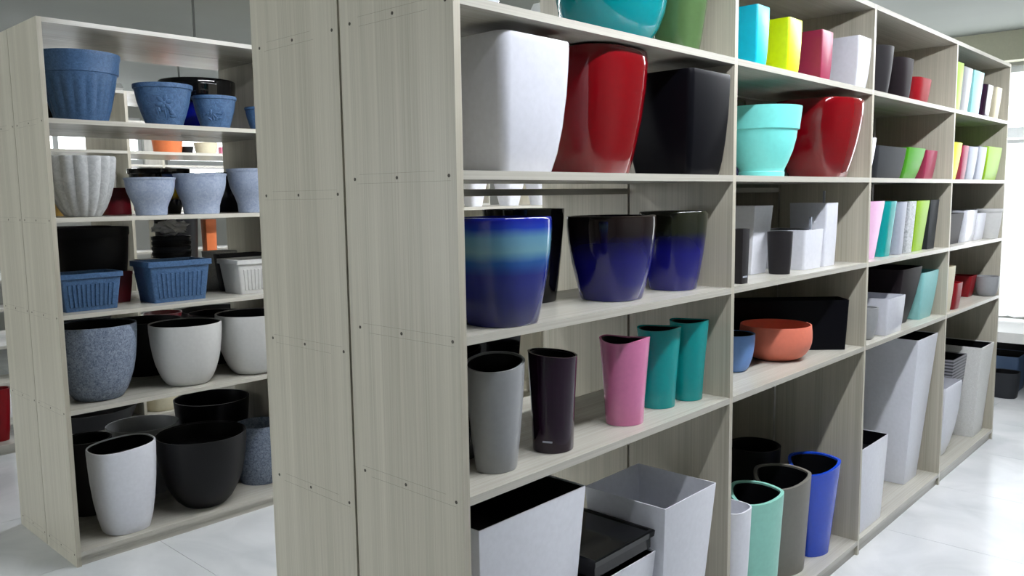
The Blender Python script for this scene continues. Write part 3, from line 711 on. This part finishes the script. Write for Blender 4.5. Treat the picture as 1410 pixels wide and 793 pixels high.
relief('small denim blue pot with raised leaf relief before the black-rimmed pot', [(-.42+.21*k, .42+.07*math.sin(2.2*k), .015, .007, .5+.9*k) for k in range(5)]+[(-.3+.2*k, .27+.03*(k % 2), .012, .006, 2.4-.7*k) for k in range(4)])
# --- third row, seen through the second
def y3(label, m, lev, cx, wb, wt, ytop, yc=.15, yf=Y3, **kw): return R(label, m, G[lev], yf, cx, wb, wt, ytop, yc=yc, **kw)
y3('orange ridged pot on the third row', ORANGE, 'g1', 231, 36, 40, 193, prof='taper')
y3('cream lidded tub on the third row', CREAM, 'g1', 284, 26, 32, 197, prof='lip')
y3('black shallow tray beside the cream tub', BLACK_M, 'g1', 258, 14, 17, 202, prof='taper', name='tray')
y3('pink small box beside the cream tub', mat('pink_card', (220, 120, 150), .6), 'g1', 307, 11, 12, 203, prof='taper', name='box', sec=sec_sq(.02, 3))
y3('grey flat planter on the third row under the cream tub', STONE, 'g2', 150, 22, 25, 240, prof='taper')
y3('red tapered pot on the third row', REDP, 'g2', 205, 40, 50, 260, prof='soft')
y3('black pot stack on the third row', BLACK_M, 'g3', 246, 50, 56, 300, prof='soft')
y3('orange box on the third row', ORANGE, 'g3', 290, 18, 20, 302, prof='taper', sec=sec_sq(.03, 3))
y3('black pot on the third row behind the black nursery pots', BLACK_M, 'g3', 110, 70, 86, 312, prof='soft')
y3('maroon wide pot on the third row behind the white round pot', MAROON, 'g4', 225, 40, 50, 430, prof='soft')
y3('black wide pot on the third row behind the speckled pot', BLACK_M, 'g4', 110, 60, 86, 430, prof='soft')
y3('black wide pot on the third row behind the white round pot', BLACK_M, 'g4', 300, 90, 100, 425, prof='soft')
y3('cream low pot on the lowest third-row shelf', CREAM, 'g0', 223, 40, 44, 530, prof='bulge')
y3('black low pot on the lowest third-row shelf', BLACK_M, 'g0', 120, 110, 130, 560, prof='taper')
y3('red pot at the edge of the third row', REDP, 'g0', 2, 20, 30, 535, prof='soft')
for i, (cx, m, lb) in enumerate(((209, CREAM, 'cream box on the last row'), (240, ORANGE, 'terracotta box on the last row'), (262, BLACK_M, 'black box on the last row'), (285, CREAM, 'cream carton on the last row beside a black box'))):
    y3(lb, m, 'g2', cx, 14, 16, 238, yf=Y4, prof='taper', sec=sec_sq(.04, 3))

# ---------------------------------------------------------------- window bench and things under it
t = tag(empty('window_bench', (6.0, -1.2, 0)), 'white low display bench below the bright window', 'bench')
box('bench_top', 0, .85, 0, 3.2, .44, .52, WHITE_M, t)
box('side_panel', .02, .84, .02, .06, 0, .44, WHITE_M, t); box('side_panel', .02, .84, 3.14, 3.18, 0, .44, WHITE_M, t); box('added_back_panel', .8, .83, .06, 3.14, 0, .44, BLACK_M, t)  # black of the back sheet stands in for the shade under the bench
make('square_planter', 'blue plastic crate-like planter under the window bench', None, (6.35, .32, 0), sec_sq(.08), 'taper', .15, .17, .3, mat('slate_blue', (70, 92, 124), .5), liner=LINER)
make('flower_pot', 'dark grey glossy pot standing on the floor under the window bench', None, (6.08, .215, 0), sec_super(3), 'soft', .085, .1, .2, DKGREY, liner=LINER)

# ---------------------------------------------------------------- sheer curtain hanging before the window
def mat_curtain():
    m = bpy.data.materials.new('sheer_white_cloth'); m.use_nodes = True; N = m.node_tree.nodes; N.clear(); L = m.node_tree.links
    o = N.new('ShaderNodeOutputMaterial'); d = N.new('ShaderNodeBsdfDiffuse'); t = N.new('ShaderNodeBsdfTranslucent'); x = N.new('ShaderNodeMixShader')
    d.inputs['Color'].default_value = (.85, .86, .86, 1); t.inputs['Color'].default_value = (.9, .91, .92, 1); x.inputs[0].default_value = .65
    L.new(d.outputs[0], x.inputs[1]); L.new(t.outputs[0], x.inputs[2]); L.new(x.outputs[0], o.inputs[0]); return m
V, F = [], []; n = 90
for k, zz in enumerate((.56, 1.0, 1.5, 2.0)):
    for i in range(n):
        V.append((.03*math.sin(i*.9)*(1.25-.12*k)+.012*math.sin(i*2.3+k), i*.0155, zz))
F = [(k*n+i, k*n+i+1, (k+1)*n+i+1, (k+1)*n+i) for k in range(3) for i in range(n-1)]
c = mesh_obj('curtain', V, F, mat_curtain(), None, (6.66, -.55, 0), True, 80)
tag(c, 'sheer white curtain hanging over the window bench', 'curtain')
rod = mesh_obj('curtain_rail', *box_geo(6.64, 6.68, -.7, 1.0, 2.0, 2.03), FRAME)
tag(rod, 'thin white rail carrying the sheer curtain', 'curtain rail')
